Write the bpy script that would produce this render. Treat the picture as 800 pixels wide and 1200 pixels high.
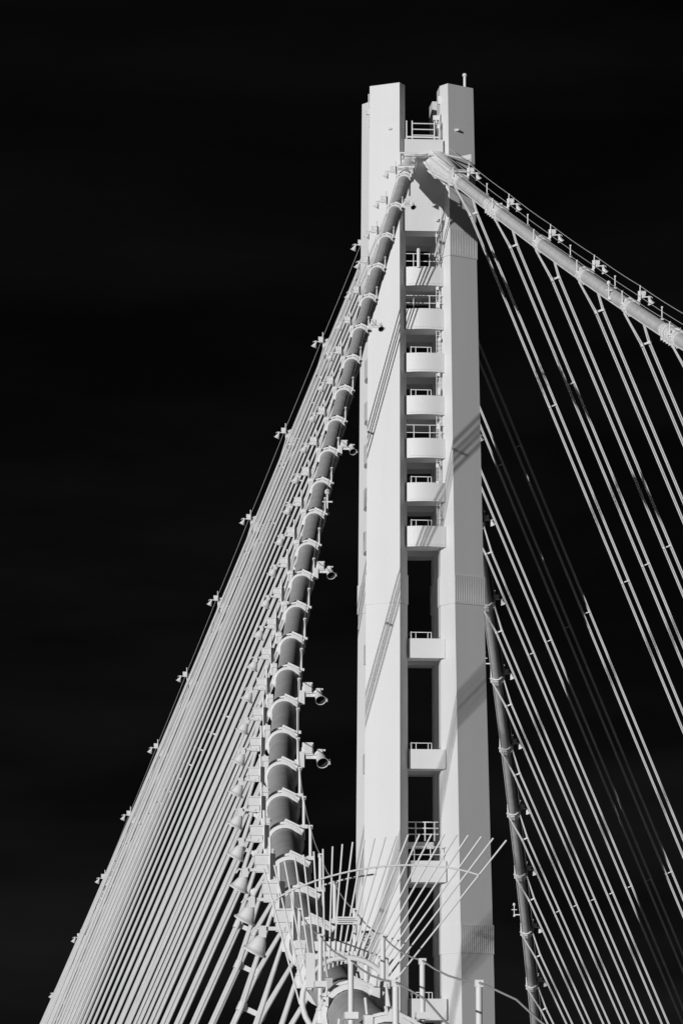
import bpy, math, random
from mathutils import Vector, Matrix

random.seed(7)
for o in list(bpy.data.objects):
    bpy.data.objects.remove(o, do_unlink=True)
S = bpy.context.scene
COL = S.collection

# ------------------------------------------------------------------ camera
cam = bpy.data.cameras.new('camera')
cam.sensor_fit = 'VERTICAL'
cam.sensor_height = 36.0
cam.sensor_width = 24.0
cam.lens = 5509.385 / 1200.0 * 36.0
cam.clip_start = 0.5
cam.clip_end = 60000.0
cam_o = bpy.data.objects.new('camera', cam)
COL.objects.link(cam_o)
cam_o.location = (-37.395, -349.436, 2.015)
cam_o.rotation_euler = (math.pi / 2 + 0.136735, 0.0, -0.090104)
S.camera = cam_o

# ------------------------------------------------------------------ sun and sky
SUN_TO = Vector((-0.73, -1.0, 0.17)).normalized()      # towards the sun
SUN_EL = math.asin(SUN_TO.z)
SUN_AZ = math.atan2(SUN_TO.x, SUN_TO.y)
sun = bpy.data.lights.new('sun', 'SUN')
sun.energy = 3.1
sun.angle = math.radians(0.53)
sun.color = (1.0, 1.0, 1.0)
sun_o = bpy.data.objects.new('sun', sun)
COL.objects.link(sun_o)
sun_o.location = (-200, -400, 300)
sun_o.rotation_euler = (-SUN_TO).to_track_quat('-Z', 'Y').to_euler()

world = bpy.data.worlds.new('World')
S.world = world
world.use_nodes = True
wn, wl = world.node_tree.nodes, world.node_tree.links
wn.clear()
w_out = wn.new('ShaderNodeOutputWorld')
w_bg = wn.new('ShaderNodeBackground')
w_sky = wn.new('ShaderNodeTexSky')
w_sky.sky_type = 'NISHITA'
w_sky.sun_disc = False
w_sky.sun_elevation = SUN_EL
w_sky.sun_rotation = SUN_AZ
w_sky.dust_density = 0.2
w_sep = wn.new('ShaderNodeSeparateColor')            # infrared film sees only the red end of a clear sky
w_mul = wn.new('ShaderNodeMath'); w_mul.operation = 'MULTIPLY'
w_mul.inputs[1].default_value = 0.0092
w_tc = wn.new('ShaderNodeTexCoord')
w_map = wn.new('ShaderNodeMapping'); w_map.inputs['Scale'].default_value = (6, 6, 26)
w_noise = wn.new('ShaderNodeTexNoise'); w_noise.inputs['Scale'].default_value = 1.6
w_noise.inputs['Detail'].default_value = 5
w_mr = wn.new('ShaderNodeMapRange')
w_mr.inputs[1].default_value = 0.35; w_mr.inputs[2].default_value = 0.75
w_mr.inputs[3].default_value = 0.55; w_mr.inputs[4].default_value = 1.6
w_mul2 = wn.new('ShaderNodeMath'); w_mul2.operation = 'MULTIPLY'
wl.new(w_sky.outputs[0], w_sep.inputs[0])
wl.new(w_sep.outputs[0], w_mul.inputs[0])
wl.new(w_tc.outputs['Generated'], w_map.inputs[0])
wl.new(w_map.outputs[0], w_noise.inputs[0])
wl.new(w_noise.outputs[0], w_mr.inputs[0])
wl.new(w_mul.outputs[0], w_mul2.inputs[0])
wl.new(w_mr.outputs[0], w_mul2.inputs[1])
wl.new(w_mul2.outputs[0], w_bg.inputs[0])
w_bg.inputs[1].default_value = 0.1
wl.new(w_bg.outputs[0], w_out.inputs[0])

S.view_settings.view_transform = 'Standard'
S.view_settings.look = 'None'
S.view_settings.exposure = 0.0
S.view_settings.gamma = 1.0
S.view_settings.use_curve_mapping = False
S.render.engine = 'CYCLES'
S.cycles.max_bounces = 8
S.cycles.diffuse_bounces = 6


# ------------------------------------------------------------------ materials (all grey: the film is black and white)
def paint(name, val, var=0.06, scale=0.6, rough=0.55, streak=True, bump=0.0, fine=0.0, spec=0.3):
    m = bpy.data.materials.new(name)
    m.use_nodes = True
    n, l = m.node_tree.nodes, m.node_tree.links
    b = n['Principled BSDF']
    b.inputs['Roughness'].default_value = rough
    b.inputs['Specular IOR Level'].default_value = spec
    tc = n.new('ShaderNodeTexCoord')
    mp = n.new('ShaderNodeMapping')
    mp.inputs['Scale'].default_value = (1, 1, 0.12) if streak else (1, 1, 1)
    nz = n.new('ShaderNodeTexNoise')
    nz.inputs['Scale'].default_value = scale
    nz.inputs['Detail'].default_value = 6
    nz.inputs['Roughness'].default_value = 0.62
    mr = n.new('ShaderNodeMapRange')
    mr.inputs[1].default_value = 0.3
    mr.inputs[2].default_value = 0.7
    mr.inputs[3].default_value = val * (1 - var)
    mr.inputs[4].default_value = val * (1 + var)
    l.new(tc.outputs['Object'], mp.inputs[0])
    l.new(mp.outputs[0], nz.inputs[0])
    l.new(nz.outputs[0], mr.inputs[0])
    out = mr.outputs[0]
    if fine:
        n2 = n.new('ShaderNodeTexNoise')
        n2.inputs['Scale'].default_value = 7.0
        n2.inputs['Detail'].default_value = 4
        l.new(tc.outputs['Object'], n2.inputs[0])
        m2 = n.new('ShaderNodeMapRange')
        m2.inputs[1].default_value = 0.3
        m2.inputs[2].default_value = 0.7
        m2.inputs[3].default_value = 1 - fine
        m2.inputs[4].default_value = 1 + fine
        l.new(n2.outputs[0], m2.inputs[0])
        mm = n.new('ShaderNodeMath'); mm.operation = 'MULTIPLY'
        l.new(out, mm.inputs[0]); l.new(m2.outputs[0], mm.inputs[1])
        out = mm.outputs[0]
    cc = n.new('ShaderNodeCombineColor')
    for i in range(3):
        l.new(out, cc.inputs[i])
    l.new(cc.outputs[0], b.inputs['Base Color'])
    if bump:
        bp = n.new('ShaderNodeBump')
        bp.inputs['Strength'].default_value = bump
        bp.inputs['Distance'].default_value = 0.05
        l.new(nz.outputs[0], bp.inputs['Height'])
        l.new(bp.outputs[0], b.inputs['Normal'])
    return m


def cable_paint(name, val, top):
    """painted wrapping with a slightly darker tone where the surface faces up"""
    m = paint(name, val, 0.12, 1.2, 0.6, False, 0.25, 0.09)
    n, l = m.node_tree.nodes, m.node_tree.links
    b = n['Principled BSDF']
    src = b.inputs['Base Color'].links[0].from_socket
    g = n.new('ShaderNodeNewGeometry')
    sp = n.new('ShaderNodeSeparateXYZ')
    l.new(g.outputs['Normal'], sp.inputs[0])
    mr = n.new('ShaderNodeMapRange')
    mr.inputs[1].default_value = 0.50
    mr.inputs[2].default_value = 0.62
    mr.inputs[3].default_value = 1.0
    mr.inputs[4].default_value = top / val
    l.new(sp.outputs[2], mr.inputs[0])
    mx = n.new('ShaderNodeVectorMath'); mx.operation = 'SCALE'
    l.new(src, mx.inputs[0])
    l.new(mr.outputs[0], mx.inputs['Scale'])
    l.new(mx.outputs[0], b.inputs['Base Color'])
    return m


WHITE = paint('tower_paint', 0.70, 0.035, 0.35, 0.5, True, 0.0, 0.012)
TRIM = paint('rail_paint', 0.74, 0.05, 1.0)
WRAP = cable_paint('cable_wrap', 0.56, 0.50)
BAND = paint('band_paint', 0.74, 0.08, 2.0, 0.5, False, 0.0, 0.06)
ROPE = paint('rope_paint', 0.60, 0.10, 0.5, 0.5, False, 0.0, 0.05)
LAMP = paint('lamp_paint', 0.72, 0.08, 3.0, 0.45, False)
DARK = paint('lamp_inside', 0.03, 0.1, 3.0, 0.4, False)
WIRE = paint('hand_rope', 0.5, 0.05, 1.0)
CONC = paint('deck_concrete', 0.72, 0.12, 0.08, 0.9, False, 0.1, 0.06)
PATH = paint('path_surface', 0.40, 0.10, 0.3, 0.9, False, 0.0, 0.08)
LINE = paint('lane_paint', 0.8, 0.05, 1.0, 0.7, False)
WATER = paint('bay_water', 0.2, 0.3, 0.02, 0.25, False, 0.4)
INK = paint('sign_ink', 0.12, 0.1, 2.0, 0.7, False)


# ------------------------------------------------------------------ mesh helpers
class MB:
    def __init__(self):
        self.v, self.f, self.sm = [], [], []

    def add(self, vs, fs, smooth=False):
        k = len(self.v)
        self.v += [tuple(p) for p in vs]
        for f in fs:
            self.f.append(tuple(i + k for i in f))
            self.sm.append(smooth)
        return self

    def box(self, c, s, rot=None):
        x, y, z = (a / 2 for a in s)
        vs = [Vector((a * x, b * y, d * z)) for a in (-1, 1) for b in (-1, 1) for d in (-1, 1)]
        if rot is not None:
            vs = [rot @ p for p in vs]
        c = Vector(c)
        vs = [p + c for p in vs]
        return self.add(vs, [(0, 1, 3, 2), (4, 6, 7, 5), (0, 4, 5, 1), (2, 3, 7, 6), (0, 2, 6, 4), (1, 5, 7, 3)])

    def prism(self, lo, hi):
        n = len(lo)
        fs = [(i, (i + 1) % n, n + (i + 1) % n, n + i) for i in range(n)]
        fs.append(tuple(range(n - 1, -1, -1)))
        fs.append(tuple(range(n, 2 * n)))
        return self.add(list(lo) + list(hi), fs)

    def tube(self, pts, r, n=8, caps=True, smooth=True):
        pts = [Vector(p) for p in pts]
        rs = r if isinstance(r, (list, tuple)) else [r] * len(pts)
        vs, fs = [], []
        d0 = (pts[-1] - pts[0] if (pts[1] - pts[0]).length < 1e-7 else pts[1] - pts[0]).normalized()
        up = Vector((0, 0, 1)) if abs(d0.z) < 0.95 else Vector((1, 0, 0))
        a = d0.cross(up).normalized()
        for i, p in enumerate(pts):
            if i == 0:
                d = pts[1] - p
            elif i == len(pts) - 1:
                d = p - pts[i - 1]
            else:
                d = (pts[i + 1] - p).normalized() + (p - pts[i - 1]).normalized()
            if d.length < 1e-7:
                d = pts[-1] - pts[0]
            d.normalize()
            a = (a - d * a.dot(d)).normalized()
            b = d.cross(a)
            for j in range(n):
                t = 2 * math.pi * j / n
                vs.append(p + (a * math.cos(t) + b * math.sin(t)) * rs[i])
        for i in range(len(pts) - 1):
            for j in range(n):
                fs.append((i * n + j, i * n + (j + 1) % n, (i + 1) * n + (j + 1) % n, (i + 1) * n + j))
        self.add(vs, fs, smooth)
        if caps:
            m = (len(pts) - 1) * n
            self.add(vs[:n], [tuple(range(n - 1, -1, -1))])
            self.add(vs[m:], [tuple(range(n))])
        return self

    def mesh(self, name, mat):
        me = bpy.data.meshes.new(name)
        me.from_pydata(self.v, [], self.f)
        me.polygons.foreach_set('use_smooth', self.sm)
        me.materials.append(mat)
        me.update()
        import bmesh
        bm = bmesh.new(); bm.from_mesh(me)
        bmesh.ops.recalc_face_normals(bm, faces=bm.faces)
        bm.to_mesh(me); bm.free()
        return me


def obj(name, data, parent=None, loc=(0, 0, 0), rot=None):
    o = bpy.data.objects.new(name, data)
    COL.objects.link(o)
    if parent is not None:
        o.parent = parent
    o.location = loc
    if rot is not None:
        o.rotation_euler = rot
    return o


def part(name, mb, mat, parent=None, loc=(0, 0, 0)):
    return obj(name, mb.mesh(name, mat), parent, loc)


def thing(name, label, cat, loc=(0, 0, 0), group=None):
    o = obj(name, None, None, loc)
    o['label'] = label
    o['category'] = cat
    if group:
        o['group'] = group
    return o


def structure(name, mb, mat):
    o = part(name, mb, mat)
    o['kind'] = 'structure'
    return o


ORD = ['first', 'second', 'third', 'fourth', 'fifth', 'sixth', 'seventh', 'eighth', 'ninth', 'tenth', 'eleventh',
       'twelfth', 'thirteenth', 'fourteenth', 'fifteenth', 'sixteenth', 'seventeenth', 'eighteenth', 'nineteenth',
       'twentieth', 'twenty-first', 'twenty-second', 'twenty-third', 'twenty-fourth', 'twenty-fifth', 'twenty-sixth',
       'twenty-seventh', 'twenty-eighth', 'twenty-ninth', 'thirtieth', 'thirty-first']

# ------------------------------------------------------------------ the setting below the picture: bay, decks, path
structure('water', MB().add([(-9000, -9000, -48), (9000, -9000, -48), (9000, 9000, -48), (-9000, 9000, -48)], [(0, 1, 2, 3)]), WATER)
for nm, x0, x1 in (('road_left', -34.0, -6.5), ('road_right', 6.5, 34.0)):
    r = structure(nm, MB().box(((x0 + x1) / 2, -85, -1.6), (x1 - x0, 640, 2.6)), CONC)
    for k in range(1, 5):
        xx = x0 + (x1 - x0) * k / 5
        mb = MB()
        for q in range(52):
            y = -400 + q * 12
            mb.add([(xx - .08, y, -.294), (xx + .08, y, -.294), (xx + .08, y + 3.6, -.294), (xx - .08, y + 3.6, -.294)], [(0, 1, 2, 3)])
        part('lane_marking', mb, LINE, r)
    for xx in (x0 + .2, x1 - .2):
        part('kerb', MB().box((xx, -85, 0.1), (.36, 639, .8)), CONC, r)
structure('path', MB().box((-38.5, -85, 0.05), (6.4, 640, .5)), PATH)


# ------------------------------------------------------------------ the tower
def lerp(z, tab):
    if z >= tab[0][0]:
        return tab[0][1]
    for (za, va), (zb, vb) in zip(tab, tab[1:]):
        if z >= zb:
            return vb + (va - vb) * (z - zb) / (za - zb)
    return tab[-1][1]


CREASE = {-1: ((82.4, 1.85), (44, 1.91), (15, 1.97), (-47, 2.1)), 1: ((82.4, 1.80), (44, 2.18), (15, 2.56), (-47, 3.0))}
OUTER = {-1: ((82.4, 3.96), (44, 4.27), (15, 4.52), (-47, 5.0)), 1: ((82.4, 3.90), (44, 4.54), (15, 5.2), (-47, 6.0))}
INNER = {-1: ((82.4, 1.36), (44, 1.22), (15, 1.20), (-47, 1.2)), 1: ((82.4, 1.30), (44, 1.30), (15, 1.36), (-47, 1.4))}


def leg_poly(z, sx, sy, grow=0.0):
    dy = (82.4 - z) * 0.006
    c, o, i = lerp(z, CREASE[sx]), lerp(z, OUTER[sx]), lerp(z, INNER[sx])
    hy = 4.6 + dy
    oy = hy - (o - c) * 0.71
    pts = [(c, hy), (i, hy - (c - i) * 1.9), (i, oy - 1.5), (o - 0.75, oy - 1.5), (o, oy)]
    pts = [Vector((sx * a, sy * b)) for a, b in pts]
    if grow:
        m = sum(pts, Vector((0, 0))) / 5
        pts = [p + (p - m).normalized() * grow for p in pts]
    return [Vector((p.x, p.y, z)) for p in pts]


tower = thing('suspension_tower', 'tall pale steel bridge tower of four faceted legs joined by short cross beams', 'tower', (0, 0, -47))
TZ = Vector((0, 0, 47))          # parts are written in world coordinates and shifted to the tower base


def tpart(name, mb, mat, parent=None):
    mb.v = [(x, y, z + 47) for x, y, z in mb.v]
    return part(name, mb, mat, tower if parent is None else parent)


ZTOP = 82.4
for sx in (-1, 1):
    for sy in (-1, 1):
        mb = MB()
        zs = [-47, 15, 44, ZTOP]
        polys = [leg_poly(z, sx, sy) for z in zs]
        vs = [p for pl in polys for p in pl]
        fs = []
        for k in range(3):
            for j in range(5):
                fs.append((k * 5 + j, k * 5 + (j + 1) % 5, (k + 1) * 5 + (j + 1) % 5, (k + 1) * 5 + j))
        fs += [(4, 3, 2, 1, 0), tuple(range(15, 20))]
        mb.add(vs, fs)
        leg = tpart('leg', mb, WHITE)
        # bolted splice covers with vertical ribs on the wide face
        for z0, z1 in ((42.9, 45.1), (17.0, 19.15), (69.2, 71.3))[:3 if sx > 0 else 2]:
            mb = MB()
            mb.prism(leg_poly(z0, sx, sy, 0.07), leg_poly(z1, sx, sy, 0.07))
            a0, b0 = leg_poly(z0, sx, sy, 0.075)[0], leg_poly(z0, sx, sy, 0.075)[4]
            t = (b0 - a0)
            nrm = Vector((t.y, -t.x, 0)).normalized()
            if nrm.dot(Vector((sx, sy, 0))) < 0:
                nrm = -nrm
            L = t.length
            ang = math.atan2(t.y, t.x)
            rot = Matrix.Rotation(ang, 3, 'Z')
            for q in range(17 if sx > 0 else 0):
                u = (q + 0.5) / 17
                mb.box(a0 + t * u + nrm * 0.0 + Vector((0, 0, (z1 - z0) / 2)), (L / 34, 0.020, z1 - z0 - 0.12), rot)
            tpart('splice_cover', mb, WHITE, leg)
        # weld seams
        for z in (79.6, 62.6, 55.0, 36.4, 29.0, 9.0):
            tpart('weld_seam', MB().prism(leg_poly(z, sx, sy, 0.012), leg_poly(z + 0.05, sx, sy, 0.012)), WHITE, leg)
        # small fittings near the head
        c = leg_poly(79.0, sx, sy)
        mid = c[0] * 0.7 + c[4] * 0.3
        tpart('lifting_lug', MB().box((mid.x + sx * .06, mid.y + sy * .06, 78.9), (.22, .22, .16)), TRIM, leg)

LEV = [(66.97, 68.4), (63.65, 65.21), (60.41, 61.84), (57.18, 58.6), (53.89, 55.37), (50.61, 52.02), (47.21, 48.75),
       (38.91, 40.37), (30.66, 32.11), (22.27, 23.85), (12.14, 13.7), (3.0, 4.6)]


def rail(mb, pts, zs, posts, r=0.04):
    for z in zs:
        mb.tube([(x, y, z) for x, y in pts], r, 6)
    for x, y in posts:
        mb.tube([(x, y, zs[0] - 0.5), (x, y, max(zs) + 0.02)], r * 1.15, 6)


for li, (z0, z1) in enumerate(LEV):
    upper = li < 7
    for side in ('E', 'W', 'S', 'N'):
        arc = []
        n = 13
        il, ir = lerp(z0, INNER[-1]), lerp(z0, INNER[1])
        if side in 'EW':
            xa, xb = (-il - 0.10, ir + 0.30) if upper else (-il + 0.03, ir + 0.26)
            dep, sag, back = (3.84 + (82 - z0) * .002 if upper else 3.66), (0.36 if upper else 0.0), 1.55
            for q in range(n):
                u = q / (n - 1)
                arc.append((xa + (xb - xa) * u, -(dep + sag * 4 * u * (1 - u))))
            poly = arc + [(xb, -back), (xa, -back)]
            if side == 'W':
                poly = [(x, -y) for x, y in poly]
        else:
            s_ = -1 if side == 'S' else 1
            o = lerp(z0, OUTER[s_])
            for q in range(n):
                u = q / (n - 1)
                arc.append((s_ * (o - 0.34 + (0.24 if upper else 0) * 4 * u * (1 - u)), -1.9 + 3.8 * u))
            poly = arc + [(s_ * (o - 2.4), 1.9), (s_ * (o - 2.4), -1.9)]
        mb = MB().prism([Vector((x, y, z0)) for x, y in poly], [Vector((x, y, z1)) for x, y in poly])
        beam = tpart('link_beam', mb, WHITE)
        if side == 'E':
            rb = MB()
            yf = -(dep + 0.02 if upper else dep - 0.08)
            if li in (1, 4, 0, 9):
                rail(rb, [(-il - .05, yf), (ir + .1, yf)], [z1 + 0.45, z1 + 1.02], [(-0.75, yf), (0.45, yf), (ir - .1, yf)], 0.034)
            else:
                rb.tube([(-0.95, yf, z1 - .1), (-0.95, yf, z1 + .46), (0.55, yf, z1 + .46), (0.55, yf, z1 - .1)], 0.042, 6)
                rb.tube([(-0.6, yf, z1 - .1), (-0.6, yf, z1 + .45)], 0.034, 6)
                rb.tube([(0.3, yf, z1 - .1), (0.3, yf, z1 + .45)], 0.034, 6)
                rb.tube([(-0.95, yf, z1 + .02), (-0.95, yf + 1.2, z1 + .5), (-0.95, yf, z1 + .5)], 0.03, 5)
            tpart('guard_rail', rb, TRIM, beam)
            if upper:
                # louvred seam under the balcony lip
                pl = [Vector((x, y - 0.012, z0 + 0.16)) for x, y in arc[1:-1]]
                tpart('lip_seam', MB().tube(pl, 0.018, 4), TRIM, beam)
            if li == 0:
                pm = MB().tube([(-0.42, -4.3, z1 - .1), (-0.42, -4.3, z1 + 1.1)], 0.12, 8)
                pm.tube([(-0.42, -4.3, z1 + 1.1), (-0.42, -4.3, z1 + 1.35)], [0.16, 0.1], 8)
                tpart('beacon_post', pm, TRIM, beam)

# second landing with rails below the tenth beam opening
lm = MB()
rail(lm, [(-1.2, -2.2), (1.2, -2.2)], [25.9, 26.35, 26.8], [(-0.5, -2.2), (0.2, -2.2), (0.9, -2.2)], 0.05)
lm.box((-0.2, -1.7, 25.1), (2.2, .1, .5))
tpart('landing_rail', lm, TRIM)

# plates between the legs under the saddle, ribbed
for sy in (-1, 1):
    mb = MB()
    yf = 4.02
    mb.box((0, sy * (yf - 1.1), 73.95), (3.2, 2.2, 5.6))
    plate = tpart('head_plate', mb, WHITE)
    mb = MB()
    for q in range(22):
        mb.box((-1.4 + q * 0.135, sy * (yf + 0.004), 73.6), (0.05, 0.016, 4.7))
    tpart('plate_ribs', mb, WHITE, plate)
    tpart('saddle_beam', MB().box((0, sy * 2.6, 77.45), (2.9, 3.6, 1.3)), WHITE)

# head frame: posts, rails and ladder hoops between the leg tops
mb = MB()
for x in (-1.28, -0.86, 0.82, 1.22):
    mb.tube([(x, -4.2, 76.7), (x, -4.2, 79.55)], 0.055, 6)
for z in (79.35, 78.9, 78.45):
    mb.tube([(-0.86, -4.2, z), (0.82, -4.2, z)], 0.045, 6)
mb.box((-0.02, -4.2, 78.3), (2.5, .12, .12))
mb.tube([(-0.5, -4.3, 76.7), (-0.5, -4.3, 77.6), (0.45, -4.3, 77.6), (0.45, -4.3, 76.7)], 0.035, 6)
mb.tube([(-0.5, -4.3, 77.2), (0.45, -4.3, 77.2)], 0.03, 6)
tpart('head_frame', mb, TRIM)

# walkway slab and bars in front of the saddle
mb = MB()
mb.box((0.0, -4.75, 76.72), (3.2, 0.9, 0.10))
mb.tube([(-1.9, -5.25, 76.85), (0.5, -5.25, 76.75), (1.6, -5.2, 76.75), (3.4, -5.0, 76.45)], 0.07, 8)
mb.tube([(-1.9, -5.25, 76.85), (-1.9, -5.2, 74.0)], 0.05, 6)
mb.box((-0.1, -5.3, 76.85), (.35, .3, .25))
mb.add([(2.6, -5.0, 76.7), (3.5, -5.0, 76.9), (3.5, -5.0, 76.3), (2.6, -4.8, 76.7), (3.5, -4.8, 76.9), (3.5, -4.8, 76.3)],
       [(0, 1, 2), (3, 5, 4), (0, 3, 4, 1), (1, 4, 5, 2), (2, 5, 3, 0)])
tpart('head_walkway', mb, TRIM)

# ladder with fittings up the right side of the slot
mb = MB()
xl = 1.0
for x in (xl - .02, xl + .22):
    mb.tube([(x, -3.75, 47.2), (x, -3.75, 76.6)], 0.03, 5)
z = 47.4
while z < 76.5:
    mb.tube([(xl - .02, -3.75, z), (xl + .22, -3.75, z)], 0.022, 5)
    if int(z * 3) % 4 == 0:
        mb.box((xl + random.uniform(0, .22), -3.85, z), (.2, .14, random.uniform(.15, .5)))
    z += 0.33
mb.tube([(0.85, -4.0, 69.2), (1.0, -4.2, 70.2), (1.25, -4.3, 71.6), (1.3, -4.2, 72.0)], 0.06, 6)
mb.box((1.1, -4.25, 71.95), (.5, .12, .16))
tpart('ladder', mb, TRIM)

# mast, lightning rod and small gear on the head
mb = MB().tube([(3.25, -3.2, 82.3), (3.25, -3.2, 83.35)], 0.11, 8)
mb.tube([(3.25, -3.2, 83.3), (3.25, -3.2, 83.5)], [0.2, 0.14], 8)
tpart('beacon_mast', mb, TRIM)
mb = MB().box((1.28, -3.6, 81.3), (.25, .3, .6)).box((1.0, -3.7, 79.9), (.45, .4, .35)).tube([(1.0, -3.8, 79.8), (1.15, -3.8, 78.2)], .07, 6)
mb.tube([(1.25, -3.9, 80.2), (1.25, -3.9, 77)], .05, 6)
mb.box((1.15, -3.95, 79.2), (.2, .2, .3))
tpart('head_equipment', mb, TRIM)
mb = MB().box((-3.95, -2.2, 80.6), (.35, .3, .4)).tube([(-3.95, -2.2, 79.4), (-3.95, -2.2, 82.0)], .05, 6)
tpart('side_bracket', mb, TRIM)

# ------------------------------------------------------------------ cables
H = 78.42648


def cab(kind, sg, s, drop=1.0):
    if kind == 'm':
        z = H - 0.454587 * s + 0.000676 * s * s - drop * (0.20 + 0.0012 * s)
        return Vector((sg * (0.338866 + 0.176989 * s - 0.000248 * s * s), -s, z))
    z = H - 0.61546 * s + 0.000618 * s * s + sg * 0.0083 * max(0.0, s - 30)
    return Vector((sg * (0.338866 + 0.231047 * s - 0.000243 * s * s), s, z))


def frame(kind, sg, s):
    p = cab(kind, sg, s)
    d = (cab(kind, sg, s + 0.3) - cab(kind, sg, s - 0.3)).normalized()
    side = d.cross(Vector((0, 0, 1))).normalized()
    if side.x * sg < 0:
        side = -side                     # side points outwards, away from the bridge axis
    up = side.cross(d)
    if up.z < 0:
        up = -up
    return p, d, side, up


R = 0.43
CABLES = [('m', -1, 318, 'near left', 31, 'thick grey wrapped main cable descending in front of the tower to the spiked fan', 1),
          ('m', 1, 140, 'upper right', 12, 'pale main cable sloping from the tower top to the right edge', 1),
          ('b', 1, 150, 'far right', 13, 'slender main cable emerging behind the lower right of the tower', 1),
          ('b', -1, 150, 'far left', 13, 'pale main cable along the outer left edge of the dense suspender ropes', 1)]


def band_mesh(name, sg):
    """split collar with end ribs, a bolted flange pair on the inner shoulder; axis along local Y, outwards along +X"""
    mb = MB()
    prof = [(-.50, R + .015), (-.495, R + .11), (-.36, R + .11), (-.355, R + .06), (.355, R + .06), (.36, R + .11), (.495, R + .11), (.50, R + .015)]
    mb.tube([(0, y, 0) for y, r in prof], [r for y, r in prof], 26, False, False)
    rot = Matrix.Rotation(math.radians(26), 3, 'Y').inverted()
    for y in (-.40, .40):
        mb.box(Vector((-.25, y, R + .02)), (.56, .11, .13), rot)
    for q in range(4):
        mb.tube([(-R - .06, -.3 + q * .2, .04), (-R - .07, -.3 + q * .2, .22)], .035, 6)
    mb.box((R + .06, 0, -.04), (.20, .7, .22))
    mb.box((0, 0, -R - .08), (.3, .6, .14))
    return mb.mesh(name, BAND)


BAND_ME = band_mesh('cable_band', 1)
# a stanchion with its foot plate
pm = MB().tube([(0, 0, -0.45), (0, 0, 0.74)], 0.042, 8)
pm.box((0, 0, 0.72), (.11, .07, .09))
pm.box((0, 0, -0.08), (.2, .26, .10))
STAN_ME = pm.mesh('stanchion', TRIM)


def place(o, p, d, side, up):
    o.rotation_mode = 'QUATERNION'
    m = Matrix((side, d, up)).transposed()
    if m.determinant() < 0:
        m = Matrix((-side, d, up)).transposed()
    o.rotation_quaternion = m.to_quaternion()
    o.location = p


def lamp_meshes(sg):
    """bracket post, junction box, arm and bell hood; outwards is sg * X"""
    out = {}
    mb = MB().tube([(sg * .40, 0, .10), (sg * .62, 0, .30), (sg * .66, 0, .55)], .05, 6)
    mb.tube([(sg * .62, -.05, -.25), (sg * .66, -.05, 1.18)], .045, 6)
    mb.box((sg * .52, 0, .12), (.2, .3, .16))
    mb.box((sg * .60, -.06, .50), (.24, .03, .62), Matrix.Rotation(-sg * .95, 3, 'Z'))
    mb.box((sg * .50, -.04, -.10), (.16, .12, .5))
    out['bracket'] = mb.mesh('bracket', LAMP)
    mb = MB().box((sg * .84, -.02, .66), (.34, .20, .24)).box((sg * .84, .0, .46), (.28, .16, .20)).box((sg * .84, -.13, .78), (.38, .06, .04))
    out['junction_box'] = mb.mesh('junction_box', LAMP)
    mb = MB().box((sg * 1.06, -.05, .42), (.5, .10, .07)).box((sg * 1.24, -.08, .36), (.14, .16, .22))
    mb.tube([(sg * 1.24, -.08, .40), (sg * 1.38, -.1, .44), (sg * 1.45, -.1, .34)], .025, 6)
    out['arm'] = mb.mesh('arm', LAMP)
    mb = MB()
    a = Vector((sg * 1.24, -.10, .28)); ax = Vector((sg * .42, .22, -.88)).normalized()
    prof = [(0, .05), (.03, .085), (.08, .115), (.15, .145), (.24, .175), (.31, .21), (.315, .24), (.35, .245)]
    mb.tube([a + ax * t for t, r in prof], [r for t, r in prof], 16, True)
    out['bell_hood'] = mb.mesh('bell_hood', LAMP)
    e = a + ax * .352
    out['lens'] = MB().tube([e, e + ax * .006], .2, 14).mesh('lens', DARK)
    return out


LAMPS = {-1: lamp_meshes(-1), 1: lamp_meshes(1)}


def flood_meshes():
    out = {}
    sg = 1
    mb = MB().tube([(sg * .42, 0, .05), (sg * .66, 0, .10), (sg * .70, 0, .5)], .06, 6).box((sg * .62, 0, .1), (.2, .3, .5))
    out['bracket'] = mb.mesh('bracket', LAMP)
    out['junction_box'] = MB().box((sg * .84, .02, .45), (.34, .24, .40)).box((sg * .84, -.12, .45), (.26, .06, .3)).mesh('junction_box', LAMP)
    mb = MB().box((sg * 1.02, -.02, .18), (.5, .10, .10)).box((sg * 1.22, -.05, .28), (.16, .2, .3)).tube([(sg * 1.0, 0, .2), (sg * 1.2, -.05, .42), (sg * 1.4, -.1, .40)], .035, 6)
    out['arm'] = mb.mesh('arm', LAMP)
    a = Vector((sg * 1.22, .05, .30)); ax = Vector((sg * .12, -.62, -.52)).normalized()
    mb = MB()
    prof = [(0, .08), (.06, .13), (.18, .16), (.38, .17), (.50, .195), (.52, .20)]
    mb.tube([a + ax * t for t, r in prof], [r for t, r in prof], 18, False)
    inner = [(.521, .20), (.519, .182), (.48, .180)]
    mb.tube([a + ax * t for t, r in inner], [r for t, r in inner], 18, False)
    e = a + ax * .45
    mb.box(e + Vector((.22, -.03, .0)), (.05, .28, .05), Matrix.Rotation(.6, 3, 'X'))
    out['barrel_hood'] = mb.mesh('barrel_hood', LAMP)
    mb = MB().tube([a + ax * .22, a + ax * .34, a + ax * .505], [.06, .15, .179], 18, False)
    mb.tube([a + ax * .225, a + ax * .235], .06, 14)
    out['lens'] = mb.mesh('lens', DARK)
    return out


FLOOD = flood_meshes()


def assemble(name, label, cat, loc, parts, group):
    t = thing(name, label, cat, loc, group)
    for k, me in parts.items():
        if k == 'lens':
            continue
        o = obj(k, me, t)
        if k in ('bell_hood', 'barrel_hood'):
            obj('lens', parts['lens'], o)
    return t


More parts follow.
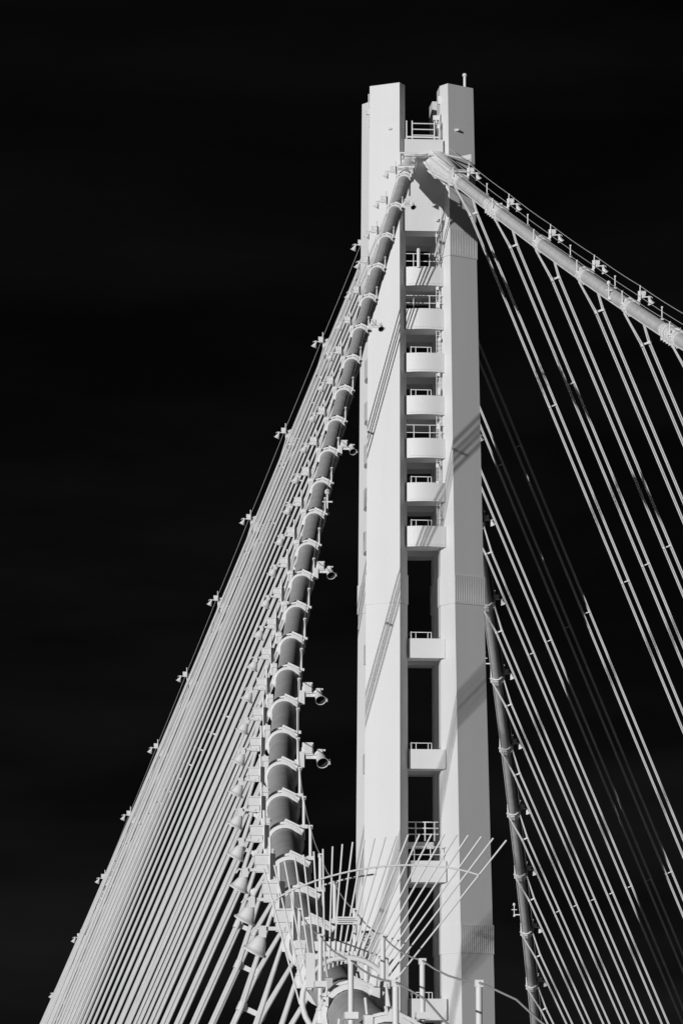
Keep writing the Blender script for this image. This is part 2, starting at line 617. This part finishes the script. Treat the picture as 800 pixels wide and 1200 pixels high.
for kind, sg, smax, nm, nb, label, _ in CABLES:
    c = thing('main_cable', label, 'bridge cable', cab(kind, sg, 3.0), 'main cables of the bridge')
    base = Vector(c.location)
    rope_end = 302.5 if (kind, sg) == ('m', -1) else smax - 2
    s, pts = 2.0, []
    while s <= smax + .01:
        pts.append(cab(kind, sg, s) - base)
        s += 2.0
    part('wrapped_strand', MB().tube(pts, R, 28), WRAP, c)
    cd = []
    s = 9.0
    while s <= smax - 1:
        p_, d_, side_, up_ = frame(kind, sg, s)
        cd.append(p_ - side_ * (R * .80 + .03) - up_ * (R * .62 + .03) - base)
        s += 3.0
    part('conduit', MB().tube(cd, 0.045, 6), BAND, c)
    if (kind, sg) == ('m', 1):
        for s in (17.4, 57.4, 97.4):
            mb = MB()
            for q in range(5):
                p_, d_, side_, up_ = frame(kind, sg, s + q * .55)
                mb.box(p_ - up_ * (R + .05) - side_ * .12 - base, (.30, .22, .34))
                mb.tube([p_ - d_ * .1 - base, p_ + d_ * .1 - base], R + .05 + .05 * (q % 2), 18, True, False)
            mb.box(p_ + up_ * (R + .06) - base, (.4, .5, .16))
            part('clamp_cluster', mb, BAND, c)
    # splay sleeve at the saddle
    sl = [(2.4, 1.0), (6.0, .82), (8.6, .56), (8.7, R + .08), (9.3, R + .08)] if (kind, sg) == ('m', 1) else [(3.0, .60), (5.5, .56), (8.4, .50), (8.6, R + .08), (9.2, R + .08)]
    sleeve = part('splay_sleeve', MB().tube([cab(kind, sg, a) - base for a, r in sl], [r for a, r in sl], 20, True, False), BAND, c)
    if kind == 'm' and sg > 0:
        for th, rr in ((200, .05), (222, .09), (245, .05), (268, .07), (150, .06), (120, .05)):
            line = []
            for a, r in ((2.6, 1.0), (6.0, .84), (8.6, .60), (9.6, .58)):
                p_, d_, side_, up_ = frame(kind, sg, a)
                line.append(p_ + (side_ * math.cos(math.radians(th)) + up_ * math.sin(math.radians(th))) * (r + .03) - base)
            part('rib_pipe', MB().tube(line, rr, 6), BAND, sleeve)
        p_, d_, side_, up_ = frame(kind, sg, 9.2)
        cb = part('collar_box', MB().box((0, 0, .1), (1.25, .5, 1.2)).box((0, .5, .72), (1.1, .6, .08)), BAND, sleeve)
        place(cb, p_ - base, d_, side_, up_)
    for k in range(nb):
        s = 10.0 * (k + 1)
        p, d, side, up = frame(kind, sg, s)
        b = obj('cable_band', BAND_ME, c)
        place(b, p - base, d, side, up)
        # stanchions: inner side at each band, outer side where the photo shows them
        for ss in (-1, 1):
            outer = ss * sg > 0
            if outer and (kind == 'b' or (sg < 0 and k < 25)):
                continue
            q = s + (5 if (outer and sg > 0) else 0)
            if q > rope_end - 6:
                continue
            st = obj('stanchion', STAN_ME, c)
            st.location = cab(kind, sg, q, 0) + Vector((ss * (R + .10), 0, .05)) - base
    for ss in (-1, 1):
        hp, hq = [], []
        s = 252.5 if (kind, sg) == ('m', -1) and ss < 0 else 5.0
        while s <= rope_end:
            pp = cab(kind, sg, s, 0)
            sagd = 0.05 * math.sin(math.pi * ((s % 10) / 10))
            if s > rope_end - 8:
                sagd += 0.6 * (s - rope_end + 8) / 8
            high = ss * sg > 0 and (kind, sg) != ('m', -1)
            hp.append(pp + Vector((ss * (R + ((.23 if kind == 'm' else .14) if high else .10)), 0, ((1.16 if kind == 'm' else .98) if high else .78) - sagd)) - base)
            hq.append(pp + Vector((ss * (R + .10), 0, .52 - sagd * .6)) - base)
            s += 2.5
        part('hand_rope', MB().tube(hp, 0.014 if (kind, sg) == ('m', -1) else 0.022, 6), WIRE, c)
        if sg > 0 and kind == 'm':
            part('hand_rope', MB().tube(hq, 0.02, 6), WIRE, c)
    if (kind, sg) == ('m', -1):
        pe = cab(kind, sg, rope_end - 1.5) - base
        mb = MB()
        for q in range(6):
            mb.box(pe + Vector((R + .08 + random.uniform(-.04, .04), -q * .32 + 1.0, .30 - q * .05)), (.06, .2, .07))
        part('turnbuckle', mb, BAND, c)
        for a0, w, h in ((4.5, .95, 1.0), (7.6, 1.15, .9)):
            p, d, side, up = frame(kind, sg, a0)
            hb = part('saddle_housing', MB().box((0, 0, 0), (w, 2.2, h)).box((0, 0, .1), (w + .12, .25, h)), BAND, c)
            place(hb, p - base, d, side, up)

# ------------------------------------------------------------------ suspenders
XD = 32.05


def suspender(kind, sg, k, nm):
    s = 10.0 * (k + 1)
    p, d, side, up = frame(kind, sg, s)
    foot = Vector((sg * XD, p.y, 0.0))
    t = thing('suspender_ropes', '%s white suspender rope pair below the tower top on the %s cable' % (ORD[k], nm), 'suspender', foot,
              'suspender ropes of the bridge')
    hang = (foot - p)
    L = hang.length
    hd = hang.normalized()
    lat = Vector((hd.z, 0, -hd.x)).normalized()
    if lat.x < 0:
        lat = -lat
    conv = min(2.6, L * 0.45)
    ropes = []
    for ls in (-1, 1):
        a = p + lat * ls * (R + .07) + up * 0.12
        a0 = p + lat * ls * (R + .09) + hd * 0.25
        b = p + hd * conv + lat * ls * 0.26
        e = foot + lat * ls * 0.26
        for w in (-1, 1):
            off = lat * (-w * 0.02) + Vector((0, w * 0.17, 0))
            a_off = Vector((0, w * 0.16, 0)) + lat * (w * .01)
            mb = MB().tube([a + a_off - foot, a0 + a_off - foot, b + off - foot, e + off - foot], 0.049, 6)
            part('rope', mb, ROPE, t)
    sz = [p + hd * conv]
    for zz in (57.0, 44.0, 24.5):
        if zz < p.z - 9:
            sz.append(foot + (p - foot) * (zz / p.z))
    for q, c in enumerate(sz):
        rot = Matrix((lat, Vector((0, 1, 0)), lat.cross(Vector((0, 1, 0))))).transposed()
        mb = MB()
        w = 0.8 if q == 0 else 0.5
        mb.box(c - foot, (.60, .13 * w, .15 * w), rot)
        for ls in (-1, 1):
            mb.box(c - foot + lat * ls * .26, (.18 if q == 0 else .15, .38 * w, .26 * w), rot)
        part('spacer', mb, TRIM, t)
    return t


for kind, sg, smax, nm, nb, label, _ in CABLES:
    n_s = {('m', -1): 30, ('m', 1): 10, ('b', 1): 12, ('b', -1): 12}[(kind, sg)]
    for k in range(n_s):
        suspender(kind, sg, k, nm)

# ------------------------------------------------------------------ lamps along the cables
for kind, sg, smax, nm, nb, label, _ in CABLES:
    n_s = {('m', -1): 26, ('m', 1): 8, ('b', 1): 11, ('b', -1): 11}[(kind, sg)]
    for k in range(n_s):
        p = cab(kind, sg, 10.0 * (k + 1), 0)
        assemble('cable_lamp', 'small white bell lamp, %s below the tower top along the %s cable' % (ORD[k], nm),
                 'lamp', p, LAMPS[sg], 'bell lamps along the cables')

for i, k in enumerate((1, 5, 9, 13, 17, 19)):
    p = cab('m', -1, 10.0 * (k + 1), 0)
    assemble('floodlight', 'barrel floodlight with dark mouth, %s from the top beside the near left cable' % ORD[i],
             'floodlight', p, FLOOD, 'barrel floodlights on the near cable')

# ------------------------------------------------------------------ spiked fan round the near cable
cf = cab('m', -1, 268.0, 0)
fan = thing('spiked_barrier', 'fan of thin white steel rods standing round the thick near cable', 'barrier', cf)
tipx = [-1.42, -1.24, -1.06, -.88, -.73, -.55, -.39, -.22, -.05, .13, .33, .51, .70, .89, 1.10, 1.30, 1.51, 1.73, 1.95, 2.15, 2.38, 2.59, 2.82]
nt = len(tipx)
ring = []
for i, tx in enumerate(tipx):
    u = i / (nt - 1)
    tz = 2.48 - 0.15 * (tx - 1.6) ** 2 * 0.46
    bx = -.80 + 1.58 * u
    bz = -.40 + .74 * math.sqrt(max(0.0, 1 - (bx / .82) ** 2)) - .25 * (1 - u)
    # rod leans a little towards the tower
    a, b = Vector((bx, 0, bz)), Vector((tx, 0.12, tz))
    part('rod', MB().tube([a, b], 0.0175, 6), TRIM, fan)
    ring.append(a + (b - a) * 0.76)
part('stay_ring', MB().tube([p + Vector((0, -.03, 0)) for p in ring], 0.018, 6), TRIM, fan)
mid = [r + Vector((0.02, .35, -.10)) for r in ring[6:13]]
part('inner_bar', MB().tube([mid[0] + Vector((0, 0, -1.0))] + mid, 0.018, 6), TRIM, fan)
cl = []
for q in range(33):
    th = 2 * math.pi * q / 32
    cl.append(Vector((.02 + .78 * math.cos(th), 0, -.42 + .74 * math.sin(th))))
part('base_ring', MB().tube(cl, 0.05, 8, False), TRIM, fan)
part('clamp_plate', MB().box((-.1, .1, .52), (.9, .12, .16)).box((-.62, .05, .1), (.16, .2, .6)).box((.66, .05, .05), (.16, .2, .6)), TRIM, fan)

sign = thing('warning_sign', 'small white plate sign among the rods beside the near cable', 'sign', cf + Vector((.02, -.05, .9)))
part('plate', MB().box((0, 0, 0.06), (.42, .02, .13)), TRIM, sign)
part('lettering', MB().box((-.02, -.012, .088), (.30, .004, .012)).box((0, -.012, .055), (.34, .004, .012)).box((-.03, -.012, .024), (.26, .004, .012)), INK, sign)

# small hardware clustered round the near end of the cable
near = [o for o in COL.objects if o.name.startswith('main_cable')][0]
nb0 = Vector(near.location)
for q in range(16):
    s = random.uniform(258, 284)
    p, d, side, up = frame('m', -1, s)
    th = math.radians(random.choice((random.uniform(-20, 60), random.uniform(130, 215))))
    rad = (side * math.cos(th) + up * math.sin(th))
    c0 = p + rad * (R + .10) - nb0
    mb = MB().box((0, 0, 0), (random.uniform(.08, .18), random.uniform(.12, .4), random.uniform(.08, .2)))
    mb.tube([(0, -.1, 0), (random.uniform(-.1, .1), -.12, random.uniform(.2, .45))], .025, 6)
    if q % 3 == 0:
        mb.tube([(.06, .2, .03), (.06, -.5, .06), (-.05, -1.2, .0)], .018, 6)
    f = part('cable_fitting', mb, BAND if q % 4 else WIRE, near)
    place(f, c0, d, side, up)

# ------------------------------------------------------------------ warning beacons standing on the cables
def beacon_mesh():
    post = MB().tube([(0, 0, -.3), (0, 0, .75)], .045, 8).box((0, 0, .38), (.5, .08, .07)).box((.0, 0, -.2), (.2, .2, .1)).mesh('post', TRIM)
    prof = [(.75, .07), (.79, .13), (.90, .14), (.98, .11), (1.03, .04)]
    head = MB().tube([(0, 0, z) for z, r in prof], [r for z, r in prof], 12).mesh('beacon_head', LAMP)
    return post, head


BP, BH = beacon_mesh()
for kind, sg, s, off, lab in (('m', -1, 117, .55, 'small beacon post on the right of the near left cable, half-way down the tower'),
                              ('m', 1, 47, -.50, 'small beacon post standing on the upper right cable between two lamps'),
                              ('b', 1, 58, -.95, 'upper small beacon post left of the far right cable behind the tower'),
                              ('b', 1, 97, -1.0, 'lower small beacon post left of the far right cable near its foot')):
    b = thing('cable_beacon', lab, 'beacon', cab(kind, sg, s) + Vector((off, 0, .1)), 'beacons on the cables')
    obj('post', BP, b)
    obj('beacon_head', BH, b)
    part('bracket', MB().box((-off / 2, 0, -.1), (abs(off), .08, .1)), TRIM, b)

g = thing('ribbed_insulator', 'short ribbed fitting with dark cap on a post beside the small sign', 'fitting', cf + Vector((.36, .1, .2)))
part('post', MB().tube([(0, 0, -.3), (0, 0, .34)], .05, 8), TRIM, g)
mb = MB()
for q in range(4):
    z = .30 + q * .06
    mb.tube([(0, 0, z), (0, 0, z + .03)], .075, 10)
mb.tube([(0, 0, .28), (0, 0, .55)], .05, 8)
part('ribs', mb, WIRE, g)
part('cap', MB().tube([(0, 0, .55), (0, 0, .59)], .08, 10), DARK, g)
